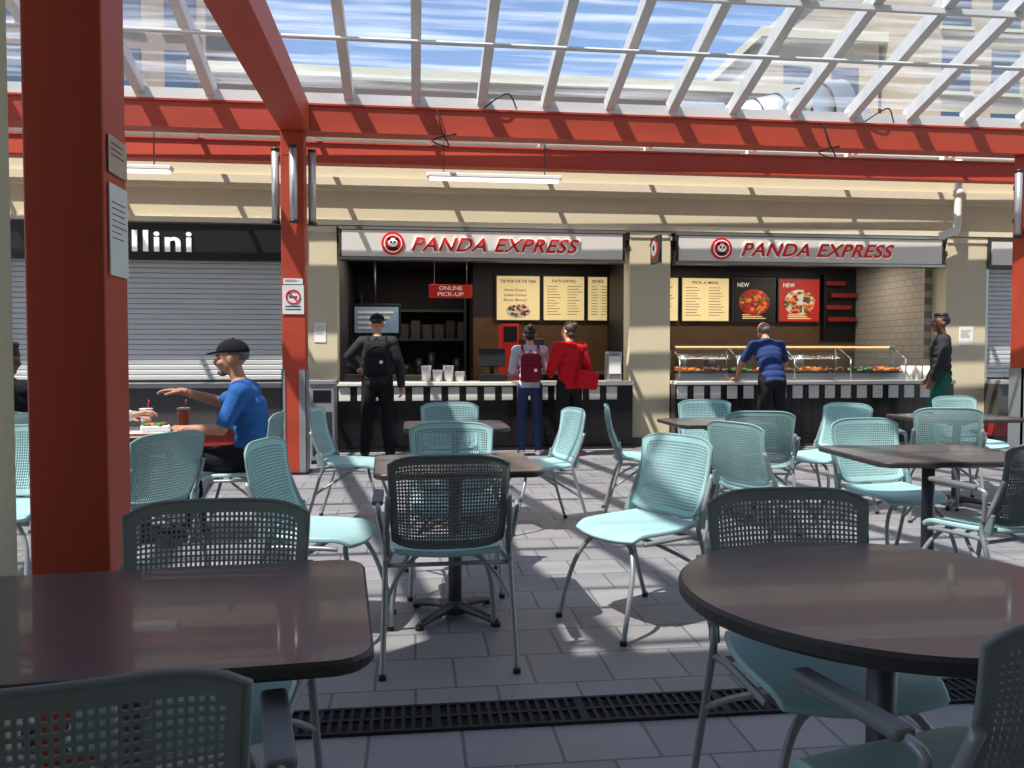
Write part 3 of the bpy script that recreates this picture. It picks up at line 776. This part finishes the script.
def hand(b, wrist, d, palm, side, m, curl=25, spread=1.0, thumb=35):
    y = d.normalized(); z = -(palm - y * palm.dot(y)).normalized(); x = y.cross(z)
    T = Matrix.Translation(wrist) @ Matrix((x, y, z)).transposed().to_4x4()
    bm = bmesh.new(); V = Vector; sg = -1 if side == 'R' else 1
    capsule(bm, V((0, -.02, 0)), V((0, .02, 0)), .024, .024)
    for i, xo in enumerate((1.5, .5, -.5, -1.5)):
        capsule(bm, V((sg * xo * .012, .01, 0)), V((sg * xo * .0195, .085 - (.006 if i == 3 else 0), 0)), .015, .0125)
        p = V((sg * xo * .0195, .088 - (.008 if i == 3 else 0), 0)); a = R(curl * .5)
        Ls = [(.034, .023, .018), (.038, .026, .019), (.035, .025, .018), (.027, .019, .016)][i]
        for k, l in enumerate(Ls):
            dr = V((sg * xo * .05 * spread, math.cos(a), -math.sin(a))).normalized(); q = p + dr * l
            capsule(bm, p, q, .0098 - k * .0008, .009 - k * .0008, 10); p = q; a += R(curl)
    t0 = V((sg * .022, .02, -.004)); th = R(thumb)
    t1 = t0 + V((sg * math.sin(th), math.cos(th), -.25)).normalized() * .042; t2 = t1 + V((sg * math.sin(th * .6), math.cos(th * .6), -.3)).normalized() * .03
    t3 = t2 + V((sg * math.sin(th * .3), math.cos(th * .3), -.35)).normalized() * .022
    capsule(bm, t0, t1, .016, .0115, 10); capsule(bm, t1, t2, .0115, .0105, 10); capsule(bm, t2, t3, .0105, .009, 10)
    b.add_mesh(remesh(bm, .0036, 2), [m], T)

STAND = dict(pelvis=(0, 0, .95), waist=(0, 0, 1.1), chest=(0, .01, 1.28), neck=(0, -.01, 1.455), head=(0, .015, 1.625),
             hipL=(-.09, 0, .92), kneeL=(-.105, .02, .50), ankL=(-.11, -.01, .085), toeL=(-.135, .15, .04),
             hipR=(.09, 0, .92), kneeR=(.105, .02, .50), ankR=(.11, -.01, .085), toeR=(.135, .15, .04),
             shL=(-.18, -.01, 1.41), elL=(-.235, -.03, 1.13), wrL=(-.245, .05, .89),
             shR=(.18, -.01, 1.41), elR=(.235, -.03, 1.13), wrR=(.245, .05, .89))
SIT = dict(pelvis=(0, -.10, .56), waist=(0, -.11, .70), chest=(0, -.08, .88), neck=(0, -.05, 1.045), head=(0, -.01, 1.215),
           hipL=(-.095, -.06, .545), kneeL=(-.14, .36, .535), ankL=(-.13, .36, .09), toeL=(-.15, .52, .04),
           hipR=(.095, -.06, .545), kneeR=(.14, .36, .535), ankR=(.13, .30, .09), toeR=(.15, .46, .04),
           shL=(-.18, -.06, 1.0), elL=(-.23, .02, .76), wrL=(-.17, .26, .78),
           shR=(.18, -.06, 1.0), elR=(.23, .02, .76), wrR=(.17, .26, .78))

def person(name, loc, rz, base, J, O, extras=None):
    D = dict(base); D.update(J); V = {k: Vector(v) for k, v in D.items()}
    g = O.get('girth', 1.0); ct = O.get('cloth', .008); sk = O['skin']; top = O['top']; pants = O['pants']; shoe = O.get('shoe', 'bshoe')
    bm = bmesh.new(); lat = (V['shR'] - V['shL']).normalized()
    sp = [V['pelvis'], V['waist'], V['chest'], V['neck']]
    prof = [(0, -.35, .155, .115), (0, .2, .16, .112), (0, .8, .148, .106), (1, .3, .145, .105), (1, .8, .158, .112), (2, .1, .165, .115), (2, .5, .15, .098), (2, .75, .11, .08)]
    for i, t, wx, wy in prof:
        p = sp[i].lerp(sp[i + 1], t) if t >= 0 else sp[i] + (sp[i + 1] - sp[i]) * t
        up = (sp[i + 1] - sp[i]).normalized(); x = (lat - up * lat.dot(up)).normalized(); y = up.cross(x)
        ellip(bm, p, (wx * g + ct, wy * g + ct, .095), Matrix((x, y, up)).transposed())
    segs = []
    def cap(a, c, ra, rb, m, add=True):
        a = V[a] if isinstance(a, str) else a; c = V[c] if isinstance(c, str) else c
        if add: capsule(bm, a, c, ra, rb)
        segs.append((a, c, ra, rb, m))
    cap(sp[0] + (sp[0] - sp[1]) * .7, sp[0] + (sp[1] - sp[0]) * O.get('hem', -.1), .15, .15, pants, False)
    cap(sp[0] + (sp[1] - sp[0]) * (O.get('hem', -.1) + .15), 'waist', .15, .15, top, False); cap('waist', 'chest', .15, .15, top, False)
    cap('chest', V['chest'].lerp(V['neck'], .75), .15, .09, top, False)
    cap('shL', 'shR', .062 + ct, .062 + ct, top)
    nk = V['neck']; hd = V['head']
    cap(nk.lerp(V['chest'], .1), nk.lerp(hd, .1), .064, .056, O.get('collar', sk)); cap(nk.lerp(hd, .15), hd + (nk - hd) * .2, .052, .05, sk)
    for s in 'LR':
        e, wv, sh = V['el' + s], V['wr' + s], V['sh' + s]
        sl = O.get('sleeve', 1.0)
        if sl >= 1: cap(sh, e, .055 + ct, .044 + ct, top); cap(e, e.lerp(wv, .95), .042 + ct, .031 + ct, top); cap(e.lerp(wv, .97), wv, .026, .025, sk)
        else:
            f = sl * 2; m_ = sh.lerp(e, f)
            cap(sh, m_, .058 + ct, .050 + ct, top); cap(m_, e, .043, .037, sk); cap(e, e.lerp(wv, .35), .038, .038, sk); cap(e.lerp(wv, .35), wv, .037, .025, sk)
        hp, kn, an, to = V['hip' + s], V['knee' + s], V['ank' + s], V['toe' + s]
        cap(hp, kn, .088 * g + ct * .5, .058 + ct, pants); calf = kn.lerp(an, .3) 
        cap(kn, calf, .058 + ct, .056 + ct, pants); cap(calf, an, .056 + ct, .042 + ct, pants)
        d = (to - an); d.z = 0; d.normalize(); heel = Vector((an.x, an.y, to.z + .002)) - d * .03
        cap(heel, to, .041, .037, shoe); cap(an - Vector((0, 0, .02)), heel, .04, .041, shoe)
    Mh = Matrix.Translation(hd) @ Matrix.Rotation(R(O.get('yaw', 0)), 4, 'Z') @ Matrix.Rotation(R(O.get('pitch', 0)), 4, 'X')
    R3 = Mh.to_3x3()
    def HE(c, rad): ellip(bm, Mh @ Vector(c), rad, R3)
    HE((0, -.012, .03), (.077, .096, .085)); HE((0, .025, -.03), (.060, .068, .078)); HE((0, .062, -.088), (.034, .026, .022)); HE((0, -.0, -.06), (.05, .06, .05))
    HE((0, .084, .022), (.05, .014, .012)); HE((0, .088, -.052), (.026, .012, .011))
    for s in (-1, 1): HE((s * .079, -.01, -.005), (.011, .021, .033)); HE((s * .042, .06, -.028), (.025, .03, .022))
    capsule(bm, Mh @ Vector((0, .088, .012)), Mh @ Vector((0, .108, -.022)), .010, .016, 10)
    segs.append((Mh @ Vector((0, -.02, .03)), Mh @ Vector((0, .04, -.05)), .09, .075, sk))
    segs.append((Mh @ Vector((-.016, .1, -.052)), Mh @ Vector((.016, .1, -.052)), .012, .012, 'lip'))
    me = remesh(bm, O.get('vox', .009), 3)
    n = len(me.polygons); C = np.empty(n * 3); me.polygons.foreach_get('center', C); C = C.reshape(-1, 3)
    best = np.full(n, 1e9); lab = np.zeros(n, int); names = []
    for a, c, ra, rb, m in segs:
        if m not in names: names.append(m)
        a = np.array(a); c = np.array(c); d = c - a; t = np.clip(((C - a) @ d) / max(d @ d, 1e-9), 0, 1)
        dist = np.linalg.norm(C - a - t[:, None] * d, axis=1) - (ra + (rb - ra) * t)
        k = dist < best; best[k] = dist[k]; lab[k] = names.index(m)
    me.materials.clear()
    for q in names: me.materials.append(M[q])
    me.polygons.foreach_set('material_index', lab.astype('i'))
    b = B(); b.add_mesh(me, [M[q] for q in names])
    for s in (-1, 1):
        b.ell(Mh @ Vector((s * .031, .081, .004)), (.015, .0095, .0085), 'eye', R3, 12, 8); b.ell(Mh @ Vector((s * .031, .0895, .004)), (.0062, .003, .0062), 'iris', R3, 10, 6)
        b.ell(Mh @ Vector((s * .032, .092, .028)), (.02, .006, .0045), O.get('hair', 'hair'), R3, 10, 6)
    hr = O.get('hair', 'hair'); hs = O.get('hairstyle', 'short')
    def hairfn(co):
        if co.y > .02 and co.z < .04: return co * .72
        if hs in ('short', 'cap') and co.z < -.045: return co * .75
        if abs(co.y + .02) < .035 and co.z < -.0 and hs in ('short', 'cap'): return co * .8
        return co
    if hs != 'bald':
        b.ell(Mh @ Vector((0, -.016, .036)), (.086, .104, .092), hr, R3, 36, 26, hairfn)
    else:
        b.ell(Mh @ Vector((0, -.022, .0)), (.082, .098, .06), hr, R3, 36, 22, lambda co: co * .7 if (co.y > -.0 or co.z > .03) else co)
    if hs == 'short':
        for k in range(16):
            a = k * .4; b.ell(Mh @ Vector((.05 * math.cos(a), -.01 + .055 * math.sin(a) , .108 + .008 * math.sin(k * 2.3))), (.03, .034, .02), hr, R3, 10, 8)
    if hs == 'bun':
        b.ell(Mh @ Vector((0, -.10, .075)), (.045, .042, .045), hr, R3)
        b.ell(Mh @ Vector((0, -.05, -.04)), (.07, .06, .055), hr, R3)
    if hs == 'cap':
        cm = O.get('capm', 'cblack')
        b.ell(Mh @ Vector((0, -.012, .050)), (.093, .110, .090), cm, R3, 36, 24, lambda co: Vector((co.x * .9, co.y * .9, -.006)) if co.z < -.004 else co)
        b.ell(Mh @ Vector((0, -.012, .141)), (.01, .01, .006), cm, R3, 10, 6)
        b.ell(Mh @ Vector((0, .100, .046)), (.068, .072, .007), cm, R3 @ Euler((R(-12), 0, 0)).to_matrix(), 24, 10)
    for s in 'LR':
        e, wv = V['el' + s], V['wr' + s]
        dr = Vector(O['hd' + s]) if 'hd' + s in O else (wv - e)
        inward = Vector(((1 if s == 'L' else -1), 0, 0)) if 'pn' + s not in O else Vector(O['pn' + s])
        hand(b, wv, dr, inward, s, sk, O.get('curl' + s, 28))
    if extras: extras(b, V, Mh, R3)
    o = b.obj(name, loc, R(rz)); s_ = O.get('scale', 1.0); o.scale = (s_, s_, s_); return o

def backpack(m, w_=.30, h_=.44, z=1.2, m2=None):
    def f(b, V, Mh, R3):
        y = -.20
        b.box((0, y, z), (w_, .17, h_), m, bevel=.06); b.box((0, y - .09, z - .07), (w_ * .8, .08, h_ * .45), m2 or m, bevel=.03)
        b.tube([(-.03, y + .02, z + h_ / 2 - .01), (0, y + .02, z + h_ / 2 + .04), (.03, y + .02, z + h_ / 2 - .01)], .007, m, 6, 4)
        for s in (-1, 1):
            b.tube([(s * .09, y + .08, z + h_ / 2 - .06), (s * .11, -.06, V['shL'].z + .06), (s * .115, .04, V['shL'].z + .055), (s * .12, .125, V['shL'].z - .06), (s * .13, .10, z - .1), (s * .12, y + .08, z - .16)], .017, m, 8, 4)
        b.tube([(-w_ * .35, y - .088, z + .1), (0, y - .09, z + .17), (w_ * .35, y - .088, z + .1)], .004, 'dsteel', 6, 4)
        b.cyl((w_ * .2, y - .131, z - .03), (w_ * .2, y - .136, z - .03), .022, 'paper', seg=14)
    return f
person('man_with_backpack', (-.45, 10.2, 0), 0, STAND,
       dict(elL=(-.36, .08, 1.24), wrL=(-.27, .34, 1.12), elR=(.27, .0, 1.13), wrR=(.29, .03, .88), kneeL=(-.13, .02, .5), ankL=(-.15, -.02, .085), toeL=(-.19, .13, .04), ankR=(.14, -.02, .085), toeR=(.18, .13, .04), head=(0, .03, 1.63)),
       dict(skin='skin', top='cchar', pants='cblack', hairstyle='cap', capm='cblack', cloth=.02, girth=1.08, hem=-.3, pitch=-8, pnL=(0, 0, -1)), backpack('cblack', m2='cblack'))
person('woman_with_backpack', (1.43, 10.12, 0), -4, STAND,
       dict(elL=(-.24, .05, 1.14), wrL=(-.16, .26, 1.10), elR=(.24, .05, 1.14), wrR=(.16, .26, 1.12)),
       dict(skin='skin2', top='cgrey', pants='cjean', hairstyle='bun', girth=.92, scale=.93, pitch=-10, hem=-.3, shoe='paper'), backpack('cmaroon', .27, .38, 1.18))
def handbag(b, V, Mh, R3):
    b.box((.18, -.14, 1.0), (.30, .14, .24), 'cred', (0, R(8), 0), .04)
    b.tube([(.07, -.14, 1.1), (.12, -.13, 1.3), (.15, -.02, 1.47), (.18, .08, 1.38), (.26, .02, 1.2), (.28, -.12, 1.1)], .012, 'cmaroon', 8, 5)
    b.ell((0, -.02, 1.44), (.095, .09, .05), 'cred')
person('woman_in_red_jacket', (1.90, 9.96, 0), 22, STAND,
       dict(elL=(-.25, .03, 1.14), wrL=(-.14, .25, 1.08), elR=(.26, -.03, 1.14), wrR=(.17, .16, 1.0), ankL=(-.09, 0, .085), toeL=(-.12, .15, .04)),
       dict(skin='skin2', top='cred', pants='cblack', hairstyle='bun', hair='hairbrown', cloth=.024, girth=.96, scale=.95, yaw=20, hem=-.5, shoe='pinkshoe', collar='cred'), handbag)
person('man_at_food_counter', (4.62, 10.24, 0), 0, STAND,
       dict(pelvis=(0, -.06, .95), waist=(0, -.02, 1.1), chest=(0, .07, 1.27), neck=(0, .14, 1.43), head=(0, .22, 1.57), hipL=(-.09, -.06, .92), hipR=(.09, -.06, .92),
            kneeL=(-.12, -.04, .5), kneeR=(.12, -.04, .5), ankL=(-.14, -.1, .085), ankR=(.14, -.1, .085), toeL=(-.17, .05, .04), toeR=(.17, .05, .04),
            shL=(-.19, .12, 1.38), shR=(.19, .12, 1.38), elL=(-.31, .22, 1.14), wrL=(-.28, .42, .95), elR=(.31, .22, 1.14), wrR=(.28, .42, .95)),
       dict(skin='skin', top='cnavy', pants='cblack', hairstyle='bald', hair='hairgrey', sleeve=.36, pitch=-25, hem=-.4, girth=1.08, hdL=(-.1, 1, -.15), hdR=(.1, 1, -.15), pnL=(0, 0, -1), pnR=(0, 0, -1), curlL=12, curlR=12))
person('man_in_dark_jacket', (6.95, 10.15, 0), 62, STAND,
       dict(elL=(-.25, .0, 1.14), wrL=(-.24, .10, .92), elR=(.26, -.02, 1.14), wrR=(.25, .10, .91), kneeL=(-.1, .08, .51), ankL=(-.1, .1, .085), toeL=(-.12, .26, .04), ankR=(.1, -.1, .085), toeR=(.12, .05, .04)),
       dict(skin='skin3', top='cchar', pants='cgreen', hairstyle='short', cloth=.022, scale=1.03, hem=-.4, yaw=15, collar='cchar'))
def beard(b, V, Mh, R3):
    b.ell(Mh @ Vector((0, .058, -.092)), (.04, .034, .026), 'hairgrey', R3, 20, 12)
    b.ell(Mh @ Vector((0, .100, -.040)), (.026, .010, .006), 'hairgrey', R3, 14, 8)
person('seated_man_in_cap', (-1.21, 5.79, 0), 88, SIT,
       dict(elR=(.24, .17, .92), wrR=(.15, .40, 1.0), elL=(-.24, .04, .76), wrL=(-.18, .29, .765), head=(0, .03, 1.225), neck=(0, -.03, 1.05),
            kneeL=(-.12, .36, .55), ankL=(-.05, .27, .12), toeL=(-.04, .42, .05)),
       dict(skin='skin', top='cblue', pants='cblack', hairstyle='cap', hair='hairgrey', capm='cblack', sleeve=.38, girth=1.06, vox=.0075, hem=.1, hdR=(-.1, 1, .1), pnR=(0, 0, -1), pnL=(.3, 0, -1), curlR=18, curlL=35), beard)
person('seated_companion', (-2.30, 5.75, 0), -90, SIT,
       dict(elL=(-.22, .1, .78), wrL=(-.14, .36, .82), elR=(.22, .20, .80), wrR=(.14, .46, .86)),
       dict(skin='skin2', top='cwhite', pants='cjean', hairstyle='short', hair='hairbrown', girth=.93, pitch=-8, pnL=(0, 0, -1), pnR=(0, 0, -1)))
person('seated_customer', (-2.95, 6.4, 0), 0, SIT, dict(), dict(skin='skin3', top='cblack', pants='cblack', hairstyle='short', cloth=.015))

# food on the seated man's table
b = B(); b.prism(rrect(.40, .30, .04), 0, .012, 'tray'); b.prism([(p[0] * .9, p[1] * .88) for p in rrect(.40, .30, .04)], .012, .014, 'paper')
b.box((.02, .0, .035), (.18, .16, .04), 'plate', (0, 0, .2), .012)
for i in range(22): b.ell((.02 + random.uniform(-.07, .07), random.uniform(-.06, .06), .06), (.02, .018, .012), random.choice(['foodo', 'foodg', 'foodb']), u=8, v=6)
b.obj('food_tray', (-1.70, 5.58, .74), .1)
def cup(x, y, m='plate'):
    b = B(); b.cyl((0, 0, 0), (0, 0, .13), .03, m, .042); b.cyl((0, 0, .13), (0, 0, .14), .045, 'paper'); b.cyl((.01, 0, .14), (.02, 0, .2), .004, 'signred', seg=6); b.obj('drink_cup', (x, y, .74))
cup(-1.86, 5.98); cup(-1.62, 6.02, 'tray')
